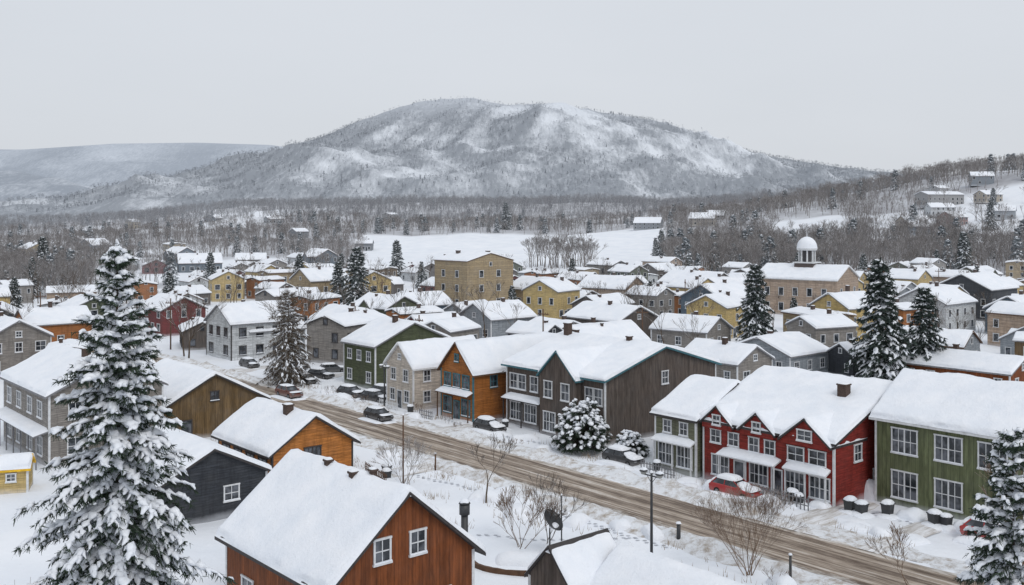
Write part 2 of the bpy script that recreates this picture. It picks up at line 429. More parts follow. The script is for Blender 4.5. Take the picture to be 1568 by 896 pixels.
def house(name,loc,rot,L,W,eave,ridge,wall,trim=T_DARK,fm=T_WHITE,wins=(),doors=(),chim=(),cross=(),T=.26,oh=.4,fine=True,step=.6,porch=(),pfm=None):
    e=empty(name,loc,rot)
    parts=make_parts(L,W,eave,ridge,wins,doors,chim,cross,T,oh,fine,step)
    mm={'walls':wall,'roof':trim,'roof_snow':SNOW,'window_frames':fm,'window_glass':GLASS,'chimney':BRICK}
    for n,mb in parts:
        if mb.f: mb.obj(n,[mm[n]],e)
    for (face,a0,a1,z,dp) in porch:
        f=frame(face,L,W); p=MB(); s=MB()
        o,t,nn=f
        def q(a,d,zz): return tuple(o+t*a+nn*d+Vector((0,0,zz)))
        vs=[q(a,d,zz) for a in(a0,a1) for (d,zz) in((.004,z+.35),(dp,z),(dp,z+.14),(.004,z+.49))]
        p.add(vs,[(0,1,2,3),(7,6,5,4),(0,4,5,1),(1,5,6,2),(2,6,7,3)],0)
        n=max(2,int((a1-a0)/2.4))
        for i in range(n+1):
            a=a0+.15+(a1-a0-.3)*i/n; fbox(p,f,a-.055,a+.055,-.2,z+.02,dp-.3,dp-.19)
        p.obj('porch',[pfm or fm],e)
        na=max(3,int((a1-a0)/.7)); vs=[];ds=[-.02,.0,.15,.4,.7,.9,1.0,1.03]
        for i in range(na+1):
            a=a0+(a1-a0)*i/na
            for k,d in enumerate(ds):
                dd=d*dp; zz=z+.14+.35*(1-min(1,max(0,d)))
                th=.2*(1+.5*nz(a*.7,d*2,z)) if 0<d<1 else (.2 if d<=0 else -.04)
                if d==1.0: th=.1
                if i in(0,na): th=min(th,-.0)
                vs.append(q(a,dd,zz+th))
        m=len(ds); s.add(vs,[(i*m+j,i*m+j+1,(i+1)*m+j+1,(i+1)*m+j) for i in range(na) for j in range(m-1)],0,True)
        s.obj('porch_snow',[SNOW],e)
    return e
def shouse(name,s0,s1,n0,n1,eave,ridge,wall,axis='s',**k):
    x,y=st((s0+s1)/2,(n0+n1)/2)
    if axis=='s': return house(name,(x,y,0),SA,s1-s0,n1-n0,eave,ridge,wall,**k)
    return house(name,(x,y,0),SA+math.pi/2,n1-n0,s1-s0,eave,ridge,wall,**k)
HR=[]

# ---- hero houses, near side
shouse('brown_wooden_house',-54,-42.5,25,34,5,8.8,W_BROWN,trim=T_DARK,T=.34,oh=.5,
   wins=[('xp',-1.45,6.15,.85,1.15),('xp',.75,6.15,.85,1.15)]+row('ym',(-3,0,3),2.4,1.2,1.3)+row('xp',(-2.4,2.2),2.6,1.2,1.4),chim=[(-1.5,-.3,.3,.35),(1.3,-.4,.25,.35),(2.2,.3,.35,.3)],step=.4)
shouse('orange_log_house',-88,-77.5,40,48,3,5.6,W_ORANGE,trim=T_DARK,fm=T_DARK,T=.3,oh=.55,
   wins=[('xp',-.1,2.0,1.5,1.9)]+row('ym',(-3.6,-1.2,1.2,3.6),1.7,1.4,1.1),chim=[(1.8,-.6,.7,.7)])
shouse('weathered_barn',-113,-100,39,51,3.3,6.5,W_BARN,trim=T_DARK,fm=T_DARK,T=.3,wins=[('xp',0,4.3,.8,.9)],doors=[('xp',-3)])
shouse('taupe_house',-113,-97.5,27.8,38.5,6.6,9.2,W_TAUPE,trim=T_GREY,T=.3,chim=[(3,-.5,.8,.7)],
   wins=row('ym',(-5.5,-2,1.7,5),5.0,1.3,1.5)+row('ym',(-5.5,-2,1.7,5),1.6,1.5,1.7)+row('xp',(-3,0,3),5,1.1,1.5)+row('xp',(-3,3),1.7,1.3,1.5),porch=[('ym',-7.7,7.7,2.9,1.3)],pfm=T_GREY)
shouse('dark_slate_house',-83,-72.5,28,37,3.0,5.3,W_DARK,trim=T_DARK,T=.3,wins=row('xp',(1.5,),1.8,1.1,1.1)+row('ym',(-3,1),1.7,1.2,1.1))
shouse('brown_shed',-42,-38.5,37.6,42,2.9,4.8,W_GREY,axis='n',trim=T_DARK,T=.2,oh=.2)
shouse('low_cottage',-38.4,-30,39,44,2.7,4.3,W_BARN,trim=T_DARK,T=.3,wins=row('ym',(-3,0,3),1.6,1.1,1.0))
# ---- hero houses, far side of the street
shouse('green_clapboard_house',-42,-27,75.5,85.5,6.9,9.9,W_GREEN,trim=T_WHITE,T=.34,
   wins=row('ym',(-5.0,-1.45,1.9,5.2),5.25,2.0,1.9)+row('ym',(-5.0,-1.45,5.2),1.75,2.0,2.1)+row('xp',(-2.5,2.5),5.2,1.2,1.7)+row('xp',(-2.5,2.5),1.8,1.2,1.7),doors=[('ym',1.9)],step=.5)
shouse('red_victorian_house',-56,-43,71,90,5.15,8.6,W_RED,trim=T_DARK,T=.32,
   cross=[(-4.75,3.2,.35,5.0,6.45),(-.6,3.3,.35,5.0,6.45),(4.1,4.4,.45,4.9,6.7)],
   wins=[('ym',-4.75,5.35,.7,.8,.36),('ym',-.6,5.35,.7,.8,.36),('ym',4.1,5.45,1.2,.8,.46)]+row('ym',(-5.1,-3.2),3.85,.95,1.1)+row('ym',(-1.1,.5),3.75,.9,1.2)+row('ym',(3.0,5.0),3.7,1.4,1.15)
      +row('ym',(-4.6,-.6,2.9,5.2),1.35,1.7,1.7)+row('xp',(-6,-2,3),3.9,1.0,1.3)+row('xp',(-3,),1.5,1.0,1.3),
   doors=[('ym',-2.6),('ym',1.2)],chim=[(3.6,-3.2,1.0,.8)],porch=[('ym',-4.3,1.6,2.5,1.1),('ym',2.2,6.2,2.5,.8)],step=.5)
shouse('olive_gabled_house',-61.2,-56.4,70.5,82,5.0,7.6,W_OLIVE,trim=T_DARK,T=.3,wins=row('ym',(-.9,1.0),4,.8,1.1)+row('ym',(-1.1,1.1),1.5,1.6,1.9),porch=[('ym',-2.3,2.3,2.6,.7)])
shouse('grey_shop_building',-85.3,-70,73,91,6.6,9.2,W_GREY,trim=T_TEAL,T=.32,oh=.5,
   cross=[(1.65,5.4,1.0,6.4,9.0)],
   wins=[('xp',.2,6.0,.9,1.3)]+row('ym',(-6.4,-5.0,-3.0),4.9,1.1,1.6)+[('ym',.3,4.9,1.1,1.7,1.0),('ym',2.9,4.9,1.1,1.7,1.0)]+row('ym',(5.4,6.7),4.8,1.0,1.6)
     +row('ym',(-6,-3.6),1.6,1.8,1.9)+[('ym',.5,1.5,1.7,2,1.0),('ym',2.9,1.5,1.7,2,1.0)]+row('ym',(6,),1.6,1.6,1.9),
   chim=[(-6,-1,1.5,.7),(3.0,-.3,.5,.5)],porch=[('ym',-7.6,-1.3,2.9,.9)],pfm=T_DARK,step=.5)
shouse('ochre_gabled_house',-93.6,-87.6,70,84,5.6,8.7,W_OCHRE,axis='n',trim=T_BROWN,fm=T_TEAL,T=.3,
   wins=row('xm',(-1.7,0,1.7),4.4,1.1,1.5)+[('xm',0,7.0,.6,.8)]+row('xm',(-1.7,1.7),1.5,1.4,1.8)+row('ym',(-4,-1,2),4.4,.9,1.3),doors=[('xm',0)],porch=[('xm',-3,3,2.9,.9)],pfm=T_BROWN)
shouse('beige_gabled_house',-103.5,-97.8,69,80,5.2,7.8,W_BEIGE,axis='n',trim=T_WHITE,T=.3,
   wins=row('xm',(-1.3,1.3),4.0,.9,1.4)+[('xm',0,6.2,.5,.6)]+row('xm',(-1.5,1.5),1.5,.9,1.4)+row('ym',(-3.5,-.5,2.5),4.0,.9,1.3)+row('ym',(-3.5,-.5),1.5,.9,1.3),doors=[('xm',0)])
shouse('dark_green_house',-121,-113,73.5,86,5.8,8.5,W_DGREEN,trim=T_GREY,T=.3,chim=[(1,-1,1,.6)],
   wins=row('ym',(-2.4,0,2.4),4.3,.9,1.3)+row('ym',(-2.4,2.4),1.5,1.0,1.4)+row('xp',(-3,0,3),4.3,.9,1.3)+row('xp',(-3,3),1.5,1.0,1.3))
shouse('white_gabled_house',-161,-151.5,71,83,5.9,8.6,W_WHITE,axis='n',trim=T_GREY,fm=T_DARK,T=.3,
   wins=row('xm',(-2.8,0,2.8),4.4,1.1,1.5)+row('xm',(-2.8,2.8),1.5,1.4,1.5)+row('ym',(-4,-1,2,4.5),4.4,1.1,1.4)+row('ym',(-4,-1,2,4.5),1.5,1.1,1.4))
HR+=[(-125,-25,66,93),(-166,-148,66,88),(-120,-24,20,53),(-200,60,50,69)]

occ=[]
def auto_wins(L,W,eave,rnd):
    w=[]
    rows=[1.6]+([4.2] if eave>4.6 else [])
    for z in rows:
        for face,l in(('ym',L),('yp',L),('xp',W),('xm',W)):
            n=max(1,int(l/2.9))
            for i in range(n):
                if rnd.random()<.85: w.append((face,-l/2+l*(i+.5)/n,z,rnd.choice((.85,1.0,1.3)),1.35))
    w.append(('xp',0,eave+.6,.7,.8)); w.append(('xm',0,eave+.6,.7,.8))
    return w
def midhouse(name,x,y,ang,L,W,eave,ridge,wall,trim=T_GREY,**k):
    occ.append((x,y,max(L,W)*.62))
    return house(name,(x,y,base_z(x,y)),SA+math.radians(ang),L,W,eave,ridge,wall,trim=trim,wins=auto_wins(L,W,eave,random),fine=y<200,step=1.0,T=.3,
       chim=[(U(-2,2),U(-1,1),U(.5,1),.6)],**k)
midhouse('dark_brown_house',19,190,0,14,11,4.2,6.6,W_GREY)
midhouse('light_grey_house',-3,192,90,11,10,4.2,6.8,W_LGREY)
midhouse('brown_annex',8,184,0,9,7,3,4.2,W_BARN)
midhouse('maroon_house',-13.5,172,90,9,8,4,6.3,W_MAROON)
midhouse('taupe_house',32,178,10,11,9,3.4,5.6,W_TAUPE)
midhouse('slate_house',45,217,90,12,11,6,8.8,W_SLATE)
midhouse('yellow_house',63,188,80,9,9,6.5,9,W_YELLOW)
midhouse('white_house',87,205,90,13,11,6,8.8,W_WHITE)
midhouse('dark_gabled_house',108,232,90,14,13,7,10.2,W_DARK)
midhouse('slate_house',102,200,90,11,9,5,7.5,W_SLATE)
midhouse('brown_long_house',62,136,0,15,8,3.0,4.6,W_BROWN)
midhouse('white_cottage',40,150,90,10,11,3.2,5.4,W_LGREY)
midhouse('white_cottage',30,140,0,10,8,3.4,5.4,W_TAUPE)
midhouse('tan_house',-52,270,90,12,11,6.5,9.5,W_TAN)
midhouse('grey_house',-31,188,0,12,9,4,6.3,W_TAUPE)
midhouse('grey_house',-42,170,90,10,9,4.4,6.8,W_LGREY)
midhouse('slate_house',-20,215,90,11,9,4.6,7,W_SLATE)
midhouse('tan_house',8,262,0,15,11,4.6,7.5,W_TAN)
midhouse('tan_house',27,268,10,15,11,4.6,7.5,W_STONE)
midhouse('long_grey_house',52,280,0,18,12,5,8,W_TAUPE)
midhouse('grey_house',-76,150,0,12,9,5.5,8,W_TAUPE)
midhouse('orange_house',-83,180,90,11,9,4.4,6.8,W_OCHRE)
midhouse('red_house',-69,202,0,12,9,5,7.3,W_MAROON)
midhouse('hillside_house',281,655,60,26,15,7,9,W_TAUPE)
midhouse('hillside_house',232,575,60,16,11,5,8,W_TAN)
midhouse('hillside_house',252,570,80,13,11,5,8.2,W_REDBR)
midhouse('hillside_house',262,610,50,15,10,5,7.6,W_WHITE)
midhouse('hillside_house',222,540,30,13,10,4.5,7.2,W_SLATE)
midhouse('hillside_house',306,640,70,14,10,5,7.6,W_TAN)
midhouse('hillside_house',330,610,20,15,11,5,7.8,W_DARK)
midhouse('hillside_house',276,560,20,13,10,4.5,7.2,W_LGREY)
midhouse('dark_farmhouse',102,745,30,20,12,5,9,W_DARK)
midhouse('tan_farmhouse',138,720,30,18,12,5,9,W_TAN)
midhouse('grey_farmhouse',160,790,30,18,12,5,9,W_TAUPE)

house('tan_three_storey_block',(-9.8,256,0),SA,13.5,15,12.3,14.2,W_TAN,trim=T_BROWN,fm=T_WHITE,T=.2,oh=.2,fine=False,
   wins=[(f,a,z,1.2,1.6) for f in('ym','xp') for a in(-3,2.6) for z in(2,5.6,9.2)]+[('xp',0,11.6,.7,.9)],chim=[(2,3,1,.9),(-4,-2,.8,.9)])
occ.append((-9.8,256,13)); occ.append((-9,236,9))

def town_hall():
    x,y=72,243
    e=house('domed_town_hall',(x,y,0),SA+.2,20,15,8.6,11.6,W_STONE,trim=T_WHITE,fm=T_WHITE,T=.3,fine=False,
      wins=[(f,a,z,1.1,1.8) for f,l in(('ym',(-7,-3.5,0,3.5,7)),('xp',(-4.5,0,4.5))) for a in l for z in(2,5.6)])
    occ.append((x,y,15)); occ.append((66,222,8))
    m=MB()
    m.box(-2.3,2.3,-2.3,2.3,8,12.2,0); m.box(-2.6,2.6,-2.6,2.6,12.2,12.5,1)
    for i in range(8):
        a=i*math.pi/4+.39; px,py=1.85*math.cos(a),1.85*math.sin(a)
        m.tube((px,py,12.5),(px,py,15.3),.22,.19,8,1)
    m.tube((0,0,12.5),(0,0,15.3),1.0,1.0,12,2)
    m.tube((0,0,15.3),(0,0,15.8),2.35,2.5,20,1,False,True)
    me=MB(); prof=[(2.45,15.8),(2.4,16.2),(2.25,16.9),(1.9,17.6),(1.3,18.2),(.6,18.55),(.0,18.65)]
    k=20; vs=[(r*math.cos(2*math.pi*i/k),r*math.sin(2*math.pi*i/k),z) for r,z in prof for i in range(k)]
    me.add(vs,[(j*k+i,j*k+(i+1)%k,(j+1)*k+(i+1)%k,(j+1)*k+i) for j in range(len(prof)-1) for i in range(k)],0,True)
    me.tube((0,0,18.5),(0,0,19.6),.12,.05,6)
    m.obj('cupola',[BRICK,T_WHITE,T_DARK],e); me.obj('dome',[SNOW],e)
town_hall()

SPR=[(-39,250,16,1.2),(-45,258,12,1.1),(-44,380,15,1.1),(43,176,15,1),(51,138,17.5,1.15),(57.5,139,13.5,1.05),(168,370,17.5,1.1),(58,205,7,1),(14.5,196,7,1),(75,500,16,1),(-5,800,22,1),(160,375,11,1),
     (-62,290,13,1),(-180,330,15,1),(-165,350,17,1),(-190,345,14,1),(140,300,9,1),(-120,240,9,1),(75,520,12,1),(250,520,16,1),(290,600,14,1),(-100,330,12,1),(20,330,10,1),(95,330,12,1),(-30,330,9,1),(190,420,15,1),
     (-86,250,10,1),(-75,215,8,1),(0,225,8,1),(-140,290,12,1),(120,340,11,1),(118,210,9,1),(60,340,10,1),(-60,350,11,1),(34,245,8,1),(135,250,11,1),(-110,280,10,1)]
for (x,y,h,w) in SPR:
    occ.append((x,y,3.5))
    if h>12 and y<270: occ.append((x*.95,y*.95,5)); occ.append((x*.9,y*.9,4))
occ.append((-31,138,6)); occ.append((-30,150,5))
BT=[(-34,150,13),(-52,160,12),(30,162,8),(24,205,10),(28,210,11),(-95,220,12),(-60,240,11),(76,170,8),(110,180,9),(-33,143,14)]
for i in range(170):
    y=U(165,410); BT.append((y*U(-.55,.56),y,U(6.5,12.5)))
for b in BT: occ.append((b[0],b[1],1.6))

# ---- generic town fill from shared templates
TPL=[]
rnd=random.Random(3)
walls=[W_TAUPE,W_SLATE,W_LGREY,W_TAN,W_DARK,W_GREY,W_WHITE,W_OCHRE,W_TAUPE,W_STONE,W_DGREEN,W_MAROON,W_SLATE,W_BARN,W_LGREY,W_YELLOW,W_WHITE,W_GREY]
nms=['taupe','slate','light_grey','tan','dark','weathered','white','ochre','taupe','stone','dark_green','maroon','slate','brown','light_grey','yellow','white','weathered']
for i,(w,nm) in enumerate(zip(walls,nms)):
    two=rnd.random()<.5; L=rnd.uniform(8,15);W=rnd.uniform(6.5,10); ev=rnd.uniform(5.2,6.6) if two else rnd.uniform(2.9,4.0)
    parts=make_parts(L,W,ev,ev+W/2*rnd.choice((rnd.uniform(.12,.2),rnd.uniform(.35,.55),rnd.uniform(.4,.7))),auto_wins(L,W,ev,rnd),[('ym',rnd.uniform(-2,2))],[(rnd.uniform(-3,3),rnd.uniform(-1.5,1.5),rnd.uniform(.5,1.2),.6)]+([(rnd.uniform(-3,3),rnd.uniform(-1.5,1.5),.6,.4)] if rnd.random()<.5 else []),
       [(rnd.uniform(-2,2),3.6,.6+rnd.random(),ev-.1,ev+1.5)] if rnd.random()<.35 and W>8 else [],.28,.35,False,1.1)
    mm={'walls':w,'roof':rnd.choice((T_DARK,T_DARK,T_GREY,T_BROWN)),'roof_snow':SNOW,'window_frames':rnd.choice((T_WHITE,T_WHITE,T_DARK)),'window_glass':GLASS,'chimney':BRICK}
    TPL.append((nm+'_house',[(n,mb.mesh(n,[mm[n]])) for n,mb in parts if mb.f],max(L,W)))
def free(x,y,rad):
    for (a,b,r) in occ:
        if (a-x)**2+(b-y)**2<(r+rad)**2*.9: return False
    s,n=to_st(x,y)
    for (s0,s1,n0,n1) in HR:
        if s0-4<s<s1+4 and n0-4<n<n1+4: return False
    return True
town=[]
for i in range(4200):
    y=U(132,410); r_=U(-.56,.58); x=y*r_
    if y>town_limit(r_)-8: continue
    if nz(x*.022,y*.022,12)>.28: continue
    t=rnd.choice(TPL)
    if not free(x,y,t[2]*.61): continue
    occ.append((x,y,t[2]*.61)); town.append((x,y))
    e=empty(t[0],(x,y,base_z(x,y)-.02),SA+rnd.choice((0,90,180,270,0))*math.pi/180+rnd.uniform(-.35,.35))
    k=rnd.uniform(.78,1.05); e.scale=(k,k,k)
    for n,me in t[1]: place(n,me,e)
for (x,y) in [(-95,640),(-150,700),(-215,900),(-300,1000),(-330,760),(-260,620),(-120,980),(300,700),(-400,1050),(330,700),(-190,560),(-240,500),(-160,480),(-210,470),(-100,470),(-135,430),(-85,440),(-118,450),(-150,420),(-170,440)]:
    t=rnd.choice(TPL); e=empty(t[0],(x,y,base_z(x,y)-.3),rnd.uniform(0,6)); e.scale=(1.2,1.2,1.2); occ.append((x,y,14))
    for n,me in t[1]: place(n,me,e)

# ------------------------------------------------------------ trees
def snow_tube(mb,p0,p1,r,mi,segs=4,k=6,droop=0.0):
    p0=Vector(p0);p1=Vector(p1); d=p1-p0
    h=Vector((-d.y,d.x,0))
    if h.length<1e-4: h=Vector((1,0,0))
    h.normalize(); up=Vector((0,0,1)); vs=[]
    for i in range(segs+1):
        q=i/segs; c=p0+d*q+up*(-droop*q*q)
        rr=r*(math.sin(math.pi*min(.97,max(.04,q*.9+.05)))**.6)*(.65+.8*R())
        c=c+h*(R()-.5)*r*.8
        for j in range(k):
            a=2*math.pi*j/k; jj=.75+.5*R()
            vs.append(tuple(c+h*(rr*math.cos(a)*jj)+up*(rr*(.6*math.sin(a)+.4)*jj)))
    vs.append(tuple(p0+up*r*.3)); vs.append(tuple(p0+d*1.04+up*(r*.25-droop)))
    n=len(vs)
    fs=[(i*k+j,i*k+(j+1)%k,(i+1)*k+(j+1)%k,(i+1)*k+j) for i in range(segs) for j in range(k)]
    fs+=[(n-2,(j+1)%k,j) for j in range(k)]+[(n-1,segs*k+j,segs*k+(j+1)%k) for j in range(k)]
    mb.add(vs,fs,mi,True)
def needles(mb,p0,d,L,n,ln,w,mi):
    ux,uy,uz=d
    for _ in range(n):
        q=R()*L; px,py,pz=p0[0]+ux*q,p0[1]+uy*q,p0[2]+uz*q
        vx,vy,vz=U(-1,1)+ux*.7,U(-1,1)+uy*.7,U(-1.3,.35)+uz*.7
        l=math.sqrt(vx*vx+vy*vy+vz*vz)+1e-6; k=ln*U(.6,1.2)/l; vx*=k;vy*=k;vz*=k
        tx,ty,tz=U(-1,1)*w,U(-1,1)*w,U(-1,1)*w
        mb.add([(px-tx,py-ty,pz-tz),(px+tx,py+ty,pz+tz),(px+vx+tx*.3,py+vy+ty*.3,pz+vz+tz*.3),(px+vx-tx*.3,py+vy-ty*.3,pz+vz-tz*.3)],[(0,1,2,3)],mi)
def conifer(h,rad,dz,tw,nn,nl,nw,snow=.8,snr=.09,zb=.06,pw=.9,up=1.0,droop=1.0,nbr=(6,9),bsp=.88):
    mb=MB(); mb.tube((0,0,-.5),(0,0,h*.6),.02*h*.62,.011*h*.6,8,0); mb.tube((0,0,h*.6),(0,0,h),.0066*h,.01,6,0)
    z=zb*h
    while z<h*.985:
        t=z/h; nb=random.randint(*nbr) if t<.85 else random.randint(4,6)
        a0=R()*6.28
        lv=U(.8,1.12)
        for b in range(nb):
            a=a0+6.283*b/nb+U(-.35,.35)
            Lb=(rad*(1-t)**pw)*U(.55,1.12)*lv+.12
            zz=z+U(-.6,.6)*dz
            rise=up*(.75*sm(.55,1,t)-.04)*Lb; dr=droop*(.42*(1-t)+.14)*Lb
            ca,sa=math.cos(a),math.sin(a); sw=U(-.3,.3)*Lb
            def P(q): return Vector((ca*Lb*q-sa*sw*q*q,sa*Lb*q+ca*sw*q*q,zz+rise*q-dr*q*q+ .14*Lb*max(0,q-.7)))
            ns=max(2,int(Lb/tw)); prev=P(0)
            bs=R()<bsp
            for i in range(1,ns+1):
                q=i/ns; p=P(q); mb.tube(prev,p,.012*Lb*(1.15-q)+.008,.012*Lb*(1.1-q)+.005,3,0)
                d=(p-prev).normalized()
                if q>.15 or Lb<1:
                    side=Vector((-d.y,d.x,0)).normalized()
                    for sgn in(-1,1):
                        lt=(tw*.9+.24*Lb*(1-q*.75))*U(.5,1.0); lt=min(lt,.95)
                        dd=(d*U(.5,1.0)+side*sgn*U(.5,1.0)+Vector((0,0,U(-.6,-.05)))).normalized()
                        needles(mb,p,dd,lt,int(nn*max(.6,lt/tw*.6)),nl,nw,1)
                        if bs and R()<snow: snow_tube(mb,p+dd*lt*.05+Vector((0,0,nl*.2)),p+dd*lt*U(.6,.95)+Vector((0,0,nl*.12)),snr*U(.6,1.35),2,3,5,lt*.06)
                    needles(mb,prev,d,(p-prev).length,int(nn*.6),nl,nw,1)
                    if bs and R()<snow+.1: snow_tube(mb,prev+Vector((0,0,nl*.22)),p+d*.05+Vector((0,0,nl*.18)),snr*U(.9,1.7),2,3,6)
                prev=p
            needles(mb,prev-d*.1,d,tw*.8,nn,nl,nw,1)
            if bs and R()<snow: snow_tube(mb,prev-d*.15+Vector((0,0,nl*.2)),prev+d*tw*.4,snr*U(.8,1.4),2,3,6)
        z+=dz*(1.15-.45*t)
    needles(mb,Vector((0,0,h-.6)),Vector((0,0,1)),.7,nn*3,nl*.8,nw,1)
    snow_tube(mb,(0.02,0,h-.3),(0,0.02,h+.15),snr*1.1,2,3,6)
    return mb
def dome_shrub(w,h,n,nn,nl,nw,snr):
    mb=MB()
    for i in range(n):
        a=R()*6.283; e=math.asin(U(.0,1)); k=U(.72,1.05)*(1+.14*nz(math.cos(a)*2,math.sin(a)*2,e*2))
        tip=Vector((math.cos(a)*math.cos(e)*w/2*k,math.sin(a)*math.cos(e)*w/2*k,h*(.12+.88*math.sin(e))*k))
        base=Vector((tip.x*.25,tip.y*.25,tip.z*.35)); d=(tip-base); L=d.length; d.normalize()
        mb.tube(base,tip,.03,.01,3,0)
        dd=(d+Vector((0,0,-.35))).normalized(); q=tip-d*.5*min(1,L)
        needles(mb,q,dd,.6,nn,nl,nw,1)
        o=Vector((math.cos(a)*.3,math.sin(a)*.3,-.10+.15*math.sin(e)))
        if R()<.45+.5*math.sin(e): snow_tube(mb,tip-o*.9+Vector((0,0,nl*.35)),tip+o*.6+Vector((0,0,nl*.2)),snr*U(.7,1.4),2,3,6)
    return mb
random.seed(11)
x,y=-11.9,30.0; z0=base_z(x,y)
conifer(22.4-z0,4.9,.34,.27,16,.2,.02,.78,.092,.1,.92,nbr=(7,10),bsp=.95).obj('snowy_spruce_tree',[BARKT,NEED,SNOW],loc=(x,y,z0-.2))
x,y=17.1,34.0; z0=base_z(x,y)
conifer(15.9-z0,4.1,.36,.3,15,.21,.023,.76,.092,.1,.85,nbr=(7,10),bsp=.95).obj('snowy_spruce_tree',[BARKT,NEED,SNOW],loc=(x,y,z0-.2))
CV=[conifer(15,U(3.8,4.6),.58,.6,12,.5,.075,.45,.15,.04,.85,nbr=(7,10)).mesh('spruce',[BARKT,NEED2,SNOW]) for _ in range(4)]
for (x,y,h,w) in SPR:
    s=h/15; place('spruce_tree',random.choice(CV),None,(x,y,base_z(x,y)-.2),R()*6,(s*w,s*w,s))
bx,by=st(-70.0,69.7)
dome_shrub(5.4,4.6,520,16,.3,.045,.19).obj('snowy_yew_shrub',[BARKT,NEED,SNOW],loc=(bx,by,0))
bx,by=st(-65.3,71.6)
dome_shrub(3.3,2.3,240,14,.25,.04,.19).obj('snowy_yew_shrub',[BARKT,NEED,SNOW],loc=(bx,by,0))
conifer(13,4.8,.5,.5,11,.38,.03,.14,.09,.05,.7,1.2,1.0,nbr=(8,11)).obj('larch_tree',[BARK,NEEDB,SNOW],loc=(-31,138,0))

def bare(h,depth=5,spread=.55,mi=0,r0=None,multi=1,k=3,thin=1.0,nb=(2,4)):
    mb=MB(); r0=r0 or h*.014
    def rec(p,d,l,r,dep):
        n=2 if dep>1 else 1
        for i in range(n):
            d2=(d+Vector((U(-1,1),U(-1,1),U(-.5,.9)))*.13).normalized(); q=p+d2*(l/n); r2=r*.85
            mb.tube(p,q,r,r2,k if dep<4 else 5,mi); p=q;r=r2;d=d2
            if dep>1 and i==0 and R()<.6: rec(p,(d+Vector((U(-1,1),U(-1,1),U(-.1,.5)))*spread*1.3).normalized(),l*U(.45,.7),r*.5,dep-2)
        if dep<=1: return
        for _ in range(random.randint(*nb)):
            dd=(d+Vector((U(-1,1),U(-1,1),U(-.25,.6)))*spread).normalized()
            rec(p,dd,l*U(.62,.86),max(.006*thin,r*U(.5,.72)),dep-1)
    for i in range(multi):
        d=Vector((0,0,1)) if multi==1 else Vector((U(-.75,.75),U(-.75,.75),1)).normalized()
        rec(Vector((U(-.2,.2)*(multi>1),U(-.2,.2)*(multi>1),-.2)),d,h*(.30 if multi==1 else .34),r0*(1 if multi==1 else .5),depth)
    return mb
def baretree(x,y,h,name='bare_tree',m=BARK,**k):
    bare(h,**k).obj(name,[m],loc=(x,y,base_z(x,y)-.05))
random.seed(21)
baretree(-2.1,80.6,6.2,depth=6,thin=2)
FROST=mk_bark('frosted_twigs',(.3,.27,.25),.8)
baretree(-9.3,85.5,4.4,'snow_dusted_shrub',FROST,depth=5,multi=5,thin=2)
baretree(.5,69.5,4.3,'bare_shrub',BARKB,depth=5,multi=5,thin=2)
baretree(2.4,71,4.8,'bare_shrub',depth=5,multi=3,thin=2)
baretree(15.3,64.2,5.0,'bare_shrub',BARKB,depth=6,multi=8,spread=.5)
baretree(25,62.5,4.0,'bare_tree',BARKB,depth=5,multi=2,thin=2)
baretree(31,60,8.8,'bare_tree',BARKB,depth=6,thin=2)
baretree(-17.5,35,9,'bare_shrub',BARKB,depth=5,multi=5)
TBM=[bare(10,depth=5,thin=3,spread=.6).mesh('bare_tree',[BARK]) for _ in range(6)]
for (x,y,h) in BT:
    place('bare_tree',random.choice(TBM),None,(x,y,base_z(x,y)-.1),R()*6,h/10)
for i in range(22):
    s_=U(-120,-35); n_=random.choice((U(44,54),U(66.5,69)))
    x,y=st(s_,n_); baretree(x,y,U(.8,1.9),'small_shrub',random.choice((BARKB,FROST)),depth=4,multi=4)
mb=MB()
for c in range(130):
    s_=U(-130,-30); n_=random.choice((U(35,55),U(48,55),U(66,70)))
    cx,cy=st(s_,n_)
    for q in range(random.randint(5,26)):
        x=cx+random.gauss(0,.6);y=cy+random.gauss(0,.6); h=U(.2,.7); dx,dy=U(-.2,.2),U(-.2,.2); z=gz(x,y)-.02
        mb.add([(x-.018,y,z),(x+.018,y,z),(x+dx,y+dy,z+h)],[(0,1,2)])
mb.obj('dry_grass',[plain('dry_grass_stalk',(.24,.17,.10),.9)])

